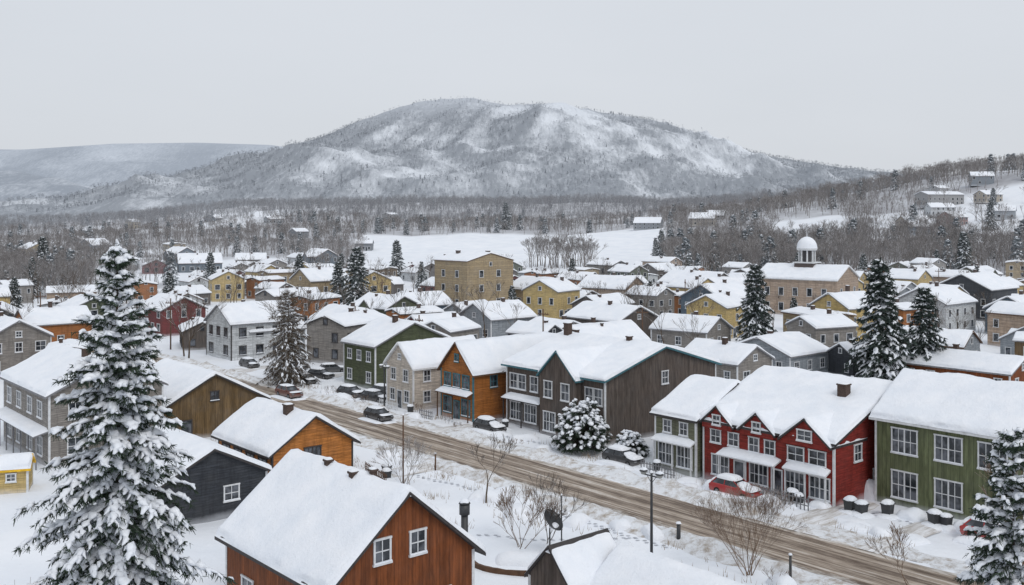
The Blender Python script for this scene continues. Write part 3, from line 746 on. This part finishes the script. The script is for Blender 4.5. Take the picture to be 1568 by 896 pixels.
# ---- instanced forest
def scatter(name,pts,src,mname):
    coll=bpy.data.collections.new(mname)
    for o in src: coll.objects.link(o)
    me=bpy.data.meshes.new(name); me.from_pydata([p[:3] for p in pts],[],[])
    for an,ty,ix in(('scl','FLOAT',3),('rz','FLOAT',4)):
        a=me.attributes.new(an,ty,'POINT'); a.data.foreach_set('value',[p[ix] for p in pts])
    a=me.attributes.new('pick','INT','POINT'); a.data.foreach_set('value',[int(p[5]) for p in pts])
    ob=place(name,me)
    ng=bpy.data.node_groups.new(mname+'_nodes','GeometryNodeTree')
    ng.interface.new_socket('Geometry',in_out='INPUT',socket_type='NodeSocketGeometry')
    ng.interface.new_socket('Geometry',in_out='OUTPUT',socket_type='NodeSocketGeometry')
    gi=ng.nodes.new('NodeGroupInput');go=ng.nodes.new('NodeGroupOutput')
    ip=ng.nodes.new('GeometryNodeInstanceOnPoints'); ci=ng.nodes.new('GeometryNodeCollectionInfo')
    ci.inputs['Collection'].default_value=coll; ci.inputs['Separate Children'].default_value=True; ci.inputs['Reset Children'].default_value=True
    def na(n,t):
        q=ng.nodes.new('GeometryNodeInputNamedAttribute'); q.data_type=t; q.inputs['Name'].default_value=n; return q.outputs['Attribute']
    cx=ng.nodes.new('ShaderNodeCombineXYZ'); l=ng.links.new
    l(na('rz','FLOAT'),cx.inputs['Z']); l(gi.outputs[0],ip.inputs['Points']); l(ci.outputs[0],ip.inputs['Instance'])
    ip.inputs['Pick Instance'].default_value=True; l(na('pick','INT'),ip.inputs['Instance Index'])
    l(cx.outputs[0],ip.inputs['Rotation']); l(na('scl','FLOAT'),ip.inputs['Scale']); l(ip.outputs[0],go.inputs[0])
    md=ob.modifiers.new('scatter','NODES'); md.node_group=ng
    return ob
random.seed(5)
def tmpl(i,mat,thin,nb=(2,4),sp=.62):
    o=bpy.data.objects.new('aa_bare_%d'%i,bare(13,depth=5,spread=sp,thin=thin,r0=.17,nb=nb).mesh('bare',[mat])); return o
def ctmpl(mat,i):
    o=bpy.data.objects.new('zz_conifer_%d'%i,conifer(12,3.2,1.1,1.0,7,.75,.12,.35,.22,.05,.85).mesh('con',[BARKT,mat,SNOW])); return o
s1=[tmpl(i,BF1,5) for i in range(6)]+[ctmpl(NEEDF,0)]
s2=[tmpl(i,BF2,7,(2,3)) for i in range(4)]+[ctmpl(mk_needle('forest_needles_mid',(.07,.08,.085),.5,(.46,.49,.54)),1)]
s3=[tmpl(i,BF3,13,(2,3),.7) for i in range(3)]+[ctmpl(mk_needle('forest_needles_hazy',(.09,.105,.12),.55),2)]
def occfree(x,y):
    for (a,b,r) in occ:
        if abs(a-x)<r and abs(b-y)<r: return False
    return True
pts=[]
while len(pts)<6300:
    y=math.sqrt(U(280**2,900**2)); x=y*U(-.62,.62)
    if len(pts)>5000:
        if len(pts)%3: y=U(385,570); x=y*U(.13,.6)
        else: y=U(285,470); x=y*U(-.6,-.38)
    if R()>fdens(x,y): continue
    if not occfree(x,y): continue
    con=R()<(.05 if x/y<.2 else .02)
    pts.append((x,y,base_z(x,y)-.3,U(.65,1.2)*(1.1 if x/y>.15 else .9),R()*6.28,6 if con else random.randint(0,5)))
for i in range(60):
    x,y=U(8,38),U(440,470); pts.append((x,y,base_z(x,y)-.3,U(.9,1.4),R()*6.28,random.randint(0,5)))
scatter('forest',pts,s1,'near_forest')
pts=[]
while len(pts)<12500:
    y=math.sqrt(U(870**2,1750**2)); x=y*U(-.62,.62)
    if R()>fdens(x,y): continue
    con=R()<.025
    pts.append((x,y,base_z(x,y)-.3,U(.7,1.2)*(.8 if con else 1),R()*6.28,4 if con else random.randint(0,3)))
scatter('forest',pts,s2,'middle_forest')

# ------------------------------------------------------------ mountains
prof=[(-260,335),(0,335),(100,333),(130,328),(250,295),(330,266),(430,237),(500,207),(560,182),(620,161),(660,153),(700,150),(735,151),(765,160),(790,162),(820,159),(860,163),(940,178),(1020,198),(1100,222),(1180,240),(1300,258),(1400,268),(1568,276),(1900,300),(2400,335)]
RP=[((a-784)*3000/1525, 23+(335-b)*3000/1525) for a,b in prof]
def interp(T,x):
    if x<=T[0][0]: return T[0][1]
    for i in range(len(T)-1):
        if x<=T[i+1][0]:
            t=(x-T[i][0])/(T[i+1][0]-T[i][0]); return T[i][1]*(1-t)+T[i+1][1]*t
    return T[-1][1]
def ridged(x,y,z,o=4):
    v=0;a=1.0;f=1.0
    for i in range(o):
        q=1-abs(nz(x*f,y*f,z+i*3.7))*2.2; v+=a*q*abs(q); a*=.5; f*=2.1
    return v
def mz(x,y):
    R_=(interp(RP,x-25)+interp(RP,x)+interp(RP,x+25))/3
    t=(y-1450)/1550
    if t<=0: b=t*.3
    elif t<=1: b=t**1.08
    else: b=1-.25*(t-1)
    wx=x+120*nz(x*.0011,y*.0014,4)
    g=ridged(wx*.0026,y*.0010,2,4); n=fb(x*.0016+3,y*.0016,7,4)
    env=math.sin(math.pi*min(1,max(0,t)))**.8
    rr=min(1,R_/200)
    h=18+(R_-18)*b+rr*env*(n*45+(g-.9)*40)+ (4*fb(x*.02,y*.02,1,3)*rr)
    h+=rr*38*math.exp(-((x-230)/330)**2-((y-2450)/260)**2)+rr*48*math.exp(-((x+430)/300)**2-((y-2150)/240)**2)
    return h
BL=[(-60,2600,330,220,.8),(80,2750,260,160,.7),(-700,2150,300,150,.6),(-380,2250,330,140,.7),(-150,1900,300,120,.8),(-820,1800,240,110,.7),(430,2500,300,300,.6),(120,2300,280,200,.5),(700,2400,300,200,.4),(-450,2000,200,100,.6)]
def msnow(x,y):
    v=-.06+.5*fb(x*.0045,y*.003,11,5)+.35*fb(x*.02,y*.012,6,4)
    dx=(mz(x+25,y)-mz(x-25,y))/50
    v+=-dx*1.2
    for a,b,sx,sy,w in BL: v+=w*.55*math.exp(-((x-a)/sx)**2-((y-b)/sy)**2)
    if y>2880: v-=.6
    return min(1,max(0,v))
def hill(name,x0,x1,y0,y1,nx,ny,zf,sf,mat):
    vs=[];at=[]
    for j in range(ny+1):
        for i in range(nx+1):
            x=x0+(x1-x0)*i/nx;y=y0+(y1-y0)*j/ny; vs.append((x,y,zf(x,y))); at.append(sf(x,y))
    w=nx+1
    fs=[(j*w+i,j*w+i+1,(j+1)*w+i+1,(j+1)*w+i) for j in range(ny) for i in range(nx)]
    me=bpy.data.meshes.new(name); me.from_pydata(vs,[],fs)
    a=me.attributes.new('snowpatch','FLOAT','POINT'); a.data.foreach_set('value',at)
    me.polygons.foreach_set('use_smooth',[True]*len(fs)); me.materials.append(mat); place(name,me)
def mk_mtn(name,dark,light,haze,hz,zt0,zt1,mist):
    m,nt,b=newmat(name,dark,.95,.05)
    p=posc(nt); mp=N(nt,'ShaderNodeMapping'); nt.links.new(p,mp.inputs[0]); mp.inputs['Scale'].default_value=(1,.22,.12)
    n1=noiseN(nt,mp.outputs[0],.10,8,.82); n2=noiseN(nt,p,.008,8,.75)
    A=N(nt,'ShaderNodeAttribute',attribute_name='snowpatch')
    f=math_(nt,'ADD',math_(nt,'MULTIPLY',A.outputs['Fac'],.8),math_(nt,'MULTIPLY',math_(nt,'SUBTRACT',n1,.5),2.0))
    f=math_(nt,'ADD',f,math_(nt,'MULTIPLY',math_(nt,'SUBTRACT',n2,.5),.8))
    c=mix(nt,ramp(nt,f,-.05 if False else .0,.8),dark,light)
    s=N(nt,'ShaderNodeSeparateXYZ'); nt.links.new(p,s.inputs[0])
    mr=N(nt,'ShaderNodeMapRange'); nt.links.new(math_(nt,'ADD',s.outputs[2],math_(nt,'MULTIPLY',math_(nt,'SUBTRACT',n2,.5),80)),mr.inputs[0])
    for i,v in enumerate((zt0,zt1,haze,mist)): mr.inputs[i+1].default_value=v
    c=mix(nt,mr.outputs[0],c,hz)  # aerial haze, thicker towards the summit, painted into the base colour
    nt.links.new(c,b.inputs['Base Color']); return m
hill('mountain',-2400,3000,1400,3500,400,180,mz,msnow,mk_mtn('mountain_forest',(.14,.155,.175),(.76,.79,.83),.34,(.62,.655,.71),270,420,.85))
pts=[];random.seed(9)
while len(pts)<20000:
    x=U(-1900,1900); y=U(1600,3050)
    if abs(x)>y*.6: continue
    if R()<msnow(x,y)*1.3-.15: continue
    z=mz(x,y)
    if z<base_z(x,y)-5: continue
    if z>320 and R()<.7: continue
    con=R()<.02+.08*(nz(x*.003,y*.003,5)>.1)
    pts.append((x,y,z-.5,U(.5,.9)*(.7 if con else 1),R()*6.28,3 if con else random.randint(0,2)))
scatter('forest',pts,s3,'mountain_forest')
FP=[(-3600,446),(-2950,440),(-2400,476),(-1900,482),(-1450,468),(-1100,410),(-600,340),(0,300),(900,260)]
def rz(x,y):
    t=(y-4300)/1700; b=(t if t<1 else 1-.3*(t-1)) if t>0 else t*.2
    return 10+(interp(FP,x)-10)*b+80*math.sin(math.pi*min(1,max(0,t)))*(fb(x*.0011,y*.0011,4,6)+.6*ridged(x*.0016,y*.0008,3,3)-.4)
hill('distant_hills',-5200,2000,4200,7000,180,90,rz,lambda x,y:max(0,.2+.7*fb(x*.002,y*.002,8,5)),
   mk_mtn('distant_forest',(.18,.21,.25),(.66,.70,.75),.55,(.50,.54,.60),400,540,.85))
def rz2(x,y):
    t=(y-2700)/700; b=math.sin(math.pi*min(1,max(0,t*.6)))
    return 5+b*(190*math.exp(-((x+1900)/700)**2)+28*fb(x*.003,y*.003,2,5))
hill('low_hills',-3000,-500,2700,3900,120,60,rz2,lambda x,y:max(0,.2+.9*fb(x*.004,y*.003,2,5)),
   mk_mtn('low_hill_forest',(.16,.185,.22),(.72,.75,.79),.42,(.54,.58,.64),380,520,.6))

# ------------------------------------------------------------ vehicles
def car(name,s,n,rot,col,snow=1.0,scale=1.0):
    x,y=st(s,n); e=empty(name,(x,y,.02),SA+rot); e.scale=(scale,)*3
    pm=bpy.data.materials.get('paint_%s'%(str(col))) 
    if not pm:
        pm,nt,b=newmat('paint_%s'%(str(col)),col,.35,.5); b.inputs['Coat Weight'].default_value=.4
        nn_=noiseN(nt,objc(nt),2.5,5); sp=N(nt,'ShaderNodeSeparateXYZ'); nt.links.new(objc(nt),sp.inputs[0])
        dirt=ramp(nt,math_(nt,'ADD',sp.outputs[2],math_(nt,'MULTIPLY',nn_,.5)),.45,.95,(1,1,1),(0,0,0))
        nt.links.new(mix(nt,math_(nt,'MULTIPLY',dirt,.35),col,(.42,.40,.38)),b.inputs['Base Color'])
    b=MB(); pr=[(-2.15,.28),(-2.26,.5),(-2.22,.85),(-2.05,.98),(-1.0,1.0),(.85,.98),(1.9,.82),(2.18,.66),(2.22,.42),(2.1,.26)]
    k=len(pr); secs=[(-.86,.9),(-.8,1.0),(.8,1.0),(.86,.9)]
    vs=[]
    for yy,f in secs:
        for (px,pz) in pr: vs.append((px*(.985 if f<1 else 1),yy,pz if pz<.5 else .5+(pz-.5)*f))
    fs=[(i*k+j,i*k+(j+1)%k,(i+1)*k+(j+1)%k,(i+1)*k+j) for i in range(3) for j in range(k)]+[tuple(range(k-1,-1,-1)),tuple(range(3*k,4*k))]
    b.add(vs,fs,0)
    c=[(-2.0,1.0-.02),(-1.5,1.46),(.25,1.46),(1.05,.97)]
    def cab(mi,o,zt,y0,y1,top):
        pts=[(c[0][0],y0,.96),(c[1][0]+o,y1,zt),(c[2][0]-o,y1,zt),(c[3][0],y0,.96)]
        v=[(p[0],-p[1],p[2]) for p in pts]+[(p[0],p[1],p[2]) for p in pts]
        b.add(v,[(0,3,2,1),(4,5,6,7),(0,1,5,4),(2,3,7,6),(1,2,6,5)],mi)
    cab(1,0,1.44,.79,.62,True)
    b.box(-1.55,.3,-.64,.64,1.44,1.49,0)
    for sy in(-1,1):
        b.tube((-.62,sy*.80,.98),(-.62,sy*.645,1.45),.05,.04,4,0)
        b.tube((1.05,sy*.8,.97),(.27,sy*.64,1.46),.045,.04,4,0); b.tube((-2.0,sy*.8,.97),(-1.52,sy*.64,1.46),.06,.05,4,0)
        b.box(.75,.95,min(sy*.82,sy*1.0),max(sy*.82,sy*1.0),.95,1.08,0)
        for px in(-1.35,1.38):
            b.tube((px,sy*.68,.33),(px,sy*.885,.33),.34,.33,16,2,False,True); b.tube((px,sy*.88,.33),(px,sy*.895,.33),.19,.18,10,3,False,True)
        b.box(2.12,2.235,min(sy*.45,sy*.78),max(sy*.45,sy*.78),.58,.72,3); b.box(-2.275,-2.2,min(sy*.5,sy*.8),max(sy*.5,sy*.8),.65,.82,4)
    b.obj('body',[pm,GLASS,RUBBER,T_GREY,W_RED],e)
    if snow:
        q=MB(); q.mound(-.62,0,1.46,2.15,1.42,.24*snow,8); q.mound(1.5,0,.86,1.45,1.6,.2*snow,7); q.mound(-2.0,0,.95,.5,1.4,.15*snow,5)
        if snow>1: q.mound(-1.75,0,1.1,.9,1.4,.3,6); q.mound(.75,0,1.05,1.1,1.4,.28,6)
        kk=1.0 if snow<=1.2 else 1.9
        q.mound(0,-1.2,-.06,5.2,1.3,.25*kk,6); q.mound(0,1.2,-.06,5.0,1.2,.22*kk,6); q.mound(2.5,0,-.06,1.4,2.0,.2*kk,6)
        q.obj('snow_cover',[SNOW],e)
    return e
BLK=(.016,.017,.02);RED=(.36,.018,.018);GRY=(.08,.085,.09)
car('parked_car',-50.3,68.0,0,RED,1.5,.95)
car('parked_car',-31.0,72.4,.1,RED,1.5)
car('parked_car',-63.8,69.0,0,BLK,1.4,.92); car('parked_car',-83.0,68.6,0,BLK,1.3,.9)
car('parked_car',-96.2,63.0,0,BLK,.4,.9)
car('moving_car',-116,62.3,0,(.13,.04,.03),.3)
for s,n,r_,c_ in [(-106,69,.2,BLK),(-108.5,72,.1,GRY),(-111,68.5,.1,BLK),(-105,75,.3,BLK),(-124,69,.1,BLK),(-126.5,73,.3,BLK),(-130,77,1.2,GRY),(-131,69,.0,BLK),(-136,74,.4,BLK),(-143,70,0,BLK)]:
    car('parked_car',s,n,r_,c_,.9,.92)
car('parked_car',-30.5,50.6,0,BLK,.5)

# ------------------------------------------------------------ street furniture
def lamp(x,y,h=6.2):
    e=empty('street_lamp',(x,y,0),SA)
    m=MB(); m.tube((0,0,-.2),(0,0,.9),.13,.11,10,0,True,True); m.tube((0,0,.9),(0,0,h),.1,.075,10,0,True,True)
    m.tube((-.75,0,h-.25),(.75,0,h-.25),.05,.05,6); m.tube((-.4,0,h-.25),(0,0,h-.75),.02,.02,5); m.tube((.4,0,h-.25),(0,0,h-.75),.02,.02,5)
    m.obj('pole',[METAL],e)
    l=MB()
    for sx in(-.7,.7):
        l.tube((sx,0,h-.25),(sx,0,h-.05),.16,.24,8,0,False,True); l.tube((sx,0,h-.05),(sx,0,h+.1),.3,.14,8,1,False,True)
    l.obj('lanterns',[plain('lamp_glass',(.3,.3,.28),.3),METAL],e)
    s=MB()
    for sx in(-.7,.7): s.mound(sx,0,h+.07,.45,.45,.12,5)
    s.mound(0,0,h-.02,.2,.2,.15,4); s.obj('snow_cap',[SNOW],e)
lamp(9.25,66); lx,ly=st(-101,67); lamp(lx,ly,5.2)
def post(name,x,y,h,r=.06,mat=METAL,cap=True,lean=0):
    e=empty(name,(x,y,0)); m=MB(); m.tube((0,0,-.2),(lean,0,h),r,r*.85,8,0,True,True); m.tube((lean,0,h),(lean,0,h+.06),r*1.3,r*1.1,8,0,True,True); m.obj('shaft',[mat],e)
    s=MB(); s.mound(lean,0,h+.05,r*2.4,r*2.4,.1,4); s.obj('snow_cap',[SNOW],e)
post('utility_pole',-9.4,86,6.0,.07,T_BROWN); post('wooden_post',11.8,70.5,1.4,.16); post('wooden_post',17.7,63.3,1.6,.1); post('wooden_post',-7.0,91,1.5,.08,T_BROWN)
post('metal_pole',3.4,68.3,4.0,.05)
for i in range(7):
    x,y=st(-118+i*4.5,54.0+.3*nz(i,1)); post('wooden_post',x,y,U(.9,1.2),.07,T_BROWN)
for i,(x,y,h) in enumerate([(-14,150,8.5),(5,160,8.5),(-60,175,9),(22,168,8),(-90,190,9),(60,160,8.5),(-26,165,8.5),(-30,230,9),(40,230,9),(90,250,9),(-70,260,9),(120,280,9)]):
    e=empty('utility_pole',(x,y,0),SA+.3*i); m=MB(); m.tube((0,0,-.2),(0,0,h),.14,.1,8,0,True,True); m.box(-1,1,-.06,.06,h-.9,h-.75); 
    for q in(-.85,-.4,.4,.85): m.tube((q,0,h-.75),(q,0,h-.55),.05,.04,6)
    m.obj('pole',[T_BROWN],e)
e=empty('chimney_flue',(-2.65,55.6,0)); m=MB(); m.tube((0,0,0),(0,0,6.9),.2,.2,12,0,True,True); m.tube((0,0,6.5),(0,0,7.05),.3,.3,12,0,True,True); m.tube((0,0,7.1),(0,0,7.25),.34,.2,12,0,True,True); m.obj('pipe',[METAL],e)
s=MB(); s.mound(0,0,7.2,.5,.5,.16,5); s.obj('snow_cap',[SNOW],e)
def dish(x,y,z,r,rot):
    e=empty('satellite_dish',(x,y,0),rot); m=MB(); m.tube((0,0,-.1),(0,0,z),.06,.05,8,0,True,True)
    k=18; vs=[];rs=[0.01,.35,.7,1.0]
    T=Matrix.Translation((0,-.15,z))@Matrix.Rotation(math.radians(48),4,'X')
    for q in rs:
        for i in range(k): vs.append(tuple(T@Vector((q*r*math.cos(2*math.pi*i/k),q*r*math.sin(2*math.pi*i/k),.25*r*q*q))))
    m.add(vs,[(j*k+i,j*k+(i+1)%k,(j+1)*k+(i+1)%k,(j+1)*k+i) for j in range(3) for i in range(k)],0,True)
    m.tube(tuple(T@Vector((0,-r,.25*r))),tuple(T@Vector((0,0,r*.9))),.025,.025,5); m.tube(tuple(T@Vector((0,0,r*.8))),tuple(T@Vector((0,0,r))),.08,.08,8,0,True,True)
    m.obj('dish',[METAL],e)
    s=MB(); s.mound(0,-.35,z-.35,.7,.5,.3,6); s.obj('snow_cap',[SNOW],e)
dish(2.6,68.5,2.2,.85,1.0)
e=empty('utility_cabinet',(6.0,68,0),SA+.3); m=MB(); m.box(-.8,.8,-.4,.4,-.1,.95); m.box(-.86,.86,-.46,.46,.95,1.03); m.box(-.78,-.03,-.425,-.402,.08,.88,1); m.box(.03,.78,-.425,-.402,.08,.88,1)
m.obj('cabinet',[METAL,T_TEAL],e); s=MB(); s.mound(0,0,1.02,1.7,.9,.22,6); s.obj('snow_cap',[SNOW],e)
m=MB(); vs=[];n=30
for i in range(n+1):
    a=math.radians(190+150*i/n); 
    for (rr,zz) in((3.0,-.1),(3.0,.3),(3.25,.32),(3.25,-.1)): vs.append((rr*1.25*math.cos(a),rr*.8*math.sin(a),zz+.05*nz(i*.5,rr)))
m.add(vs,[(i*4+j,(i+1)*4+j,(i+1)*4+j+1,i*4+j+1) for i in range(n) for j in range(3)])
e=empty('garden_wall',(1.2,66.6,.02)); m.obj('edging',[T_BROWN],e)
s=MB(); s.mound(-.6,.3,.0,3.5,2.4,.5,8); s.obj('snow_mound',[SNOW],e)
house('yellow_shed',(-42.3,84.5,0),.3,2.6,2.4,2.0,2.8,W_YELLOW,trim=YELLOWP,T=.25,oh=.25,wins=[('ym',0,1.3,.6,.6)],fine=True)
# ploughed heaps and drifts
for i in range(34):
    s_=U(-135,-28); n_=random.choice((U(66.8,69.5),U(66.8,69.5),U(53,55),U(40,54)))
    if n_<52 and (-113<s_<-99 or s_<-76): continue
    x,y=st(s_,n_); q=MB(); q.mound(0,0,-.12,U(1.5,3.5),U(1.2,2.4),U(.35,.9),9,0,R()*3); q.obj('snow_pile',[SNOW],loc=(x,y,0))
for (s_,n_,l,h) in [(-42.5,76.5,2.6,1.5),(-52.9,68.6,1.8,.8),(-47.3,68.2,2.2,.8),(-44.0,70.6,1.8,.6),(-37.7,73.2,2.2,.8),(-33.6,73.5,2,.8),(-48.5,66.7,3,.6)]:
    x,y=st(s_,n_); q=MB(); q.mound(0,0,-.1,l,l*.8,h,10,0,SA); q.obj('snow_pile',[SNOW],loc=(x,y,0))
def fence(s0,s1,n0,n1,h=1.0,mat=T_WHITE,step=.35):
    (x0,y0),(x1,y1)=st(s0,n0),st(s1,n1); L=math.hypot(x1-x0,y1-y0); e=empty('picket_fence',(x0,y0,0),math.atan2(y1-y0,x1-x0)); m=MB()
    i=0.0
    while i<L: m.box(i,i+.09,-.02,.02,-.1,h); i+=step
    m.box(0,L,.021,.06,h*.3,h*.3+.08); m.box(0,L,.021,.06,h*.75,h*.75+.08); m.obj('pickets',[mat],e)
fence(-103,-99,67.6,67.6); fence(-94.5,-92,67.5,67.5,mat=T_GREY); fence(-77,-72,49,48,mat=T_BROWN); fence(-61,-57,68.3,68.3,mat=T_GREY); fence(-48.6,-44,68.9,68.9,1.1,mat=T_GREY)
for (s_,n_,k) in [(-75,50,1),(-73.5,49,1),(-52.6,69.8,1),(-60,69.4,1),(-97,68,1),(-83,70.8,1),(-73,69.5,1),(-46.0,69.8,1.15),(-45.3,69.6,1.0),(-41.6,71.0,1.2),(-40.6,70.9,1.15),(-39.2,72.3,1.2),(-35.6,72.6,1.2),(-34.9,72.9,1.05)]:
    x,y=st(s_,n_); e=empty('waste_bin',(x,y,-.15),SA+U(-.9,.9)); e.scale=(k,k,k); m=MB()
    m.add([(sx*.24,sy*.26,0.02) for sx,sy in((-1,-1),(1,-1),(1,1),(-1,1))]+[(sx*.31,sy*.34,.92) for sx,sy in((-1,-1),(1,-1),(1,1),(-1,1))],[(0,1,5,4),(1,2,6,5),(2,3,7,6),(3,0,4,7),(4,5,6,7)])
    m.box(-.35,.35,-.38,.38,.922,.99); m.tube((-.33,.36,.95),(.33,.36,.95),.04,.04,6,0,True,True)
    for sx in(-.27,.27): m.tube((sx-.04,.27,.12),(sx+.04,.27,.12),.12,.12,10,0,False,True)
    m.obj('bin',[METAL],e); s=MB(); s.mound(0,0,.98,.72,.78,.24,6); s.mound(0,0,-.02,1.7,1.6,U(.3,.5),7); s.obj('snow_cap',[SNOW],e)

# ------------------------------------------------------------ light
w=bpy.data.worlds.new('World'); scene.world=w; w.use_nodes=True; nt=w.node_tree
bg=nt.nodes['Background']; sky=N(nt,'ShaderNodeTexSky'); sky.sky_type='NISHITA'; sky.sun_disc=False
EL,RO=math.radians(48),math.radians(150)
sky.sun_elevation=EL; sky.sun_rotation=RO; sky.dust_density=4; sky.air_density=1.0
tc=N(nt,'ShaderNodeTexCoord').outputs['Generated']
s=N(nt,'ShaderNodeSeparateXYZ'); nt.links.new(tc,s.inputs[0])
mp=N(nt,'ShaderNodeMapping'); nt.links.new(tc,mp.inputs[0]); mp.inputs['Scale'].default_value=(1,1,3)
cl=noiseN(nt,mp.outputs[0],1.6,5,.5)
grey=mix(nt,ramp(nt,s.outputs[2],.0,.3),(6.6,6.9,7.35),(7.05,7.45,8.0))
grey=mix(nt,math_(nt,'MULTIPLY',ramp(nt,cl,.35,.7),.45),grey,(7.7,8.0,8.5))
nt.links.new(mix(nt,.93,sky.outputs[0],grey),bg.inputs[0]); bg.inputs[1].default_value=.1
ld=bpy.data.lights.new('overcast_sun','SUN'); ld.energy=.95; ld.angle=math.radians(25); ld.color=(1,.975,.94)
lo=bpy.data.objects.new('overcast_sun',ld); COL.objects.link(lo)
dv=Vector((math.sin(RO)*math.cos(EL),math.cos(RO)*math.cos(EL),math.sin(EL)))
lo.rotation_euler=(-dv).to_track_quat('-Z','Y').to_euler(); lo.location=(0,0,80)

cd=bpy.data.cameras.new('camera'); cd.lens=35; cd.sensor_width=36; cd.shift_y=-113/1568; cd.clip_end=30000; cd.clip_start=.5
co=bpy.data.objects.new('camera',cd); COL.objects.link(co); co.location=(0,0,23); co.rotation_euler=(math.radians(90),0,0)
scene.camera=co
print('town houses',len(town),'objects',len(bpy.data.objects))
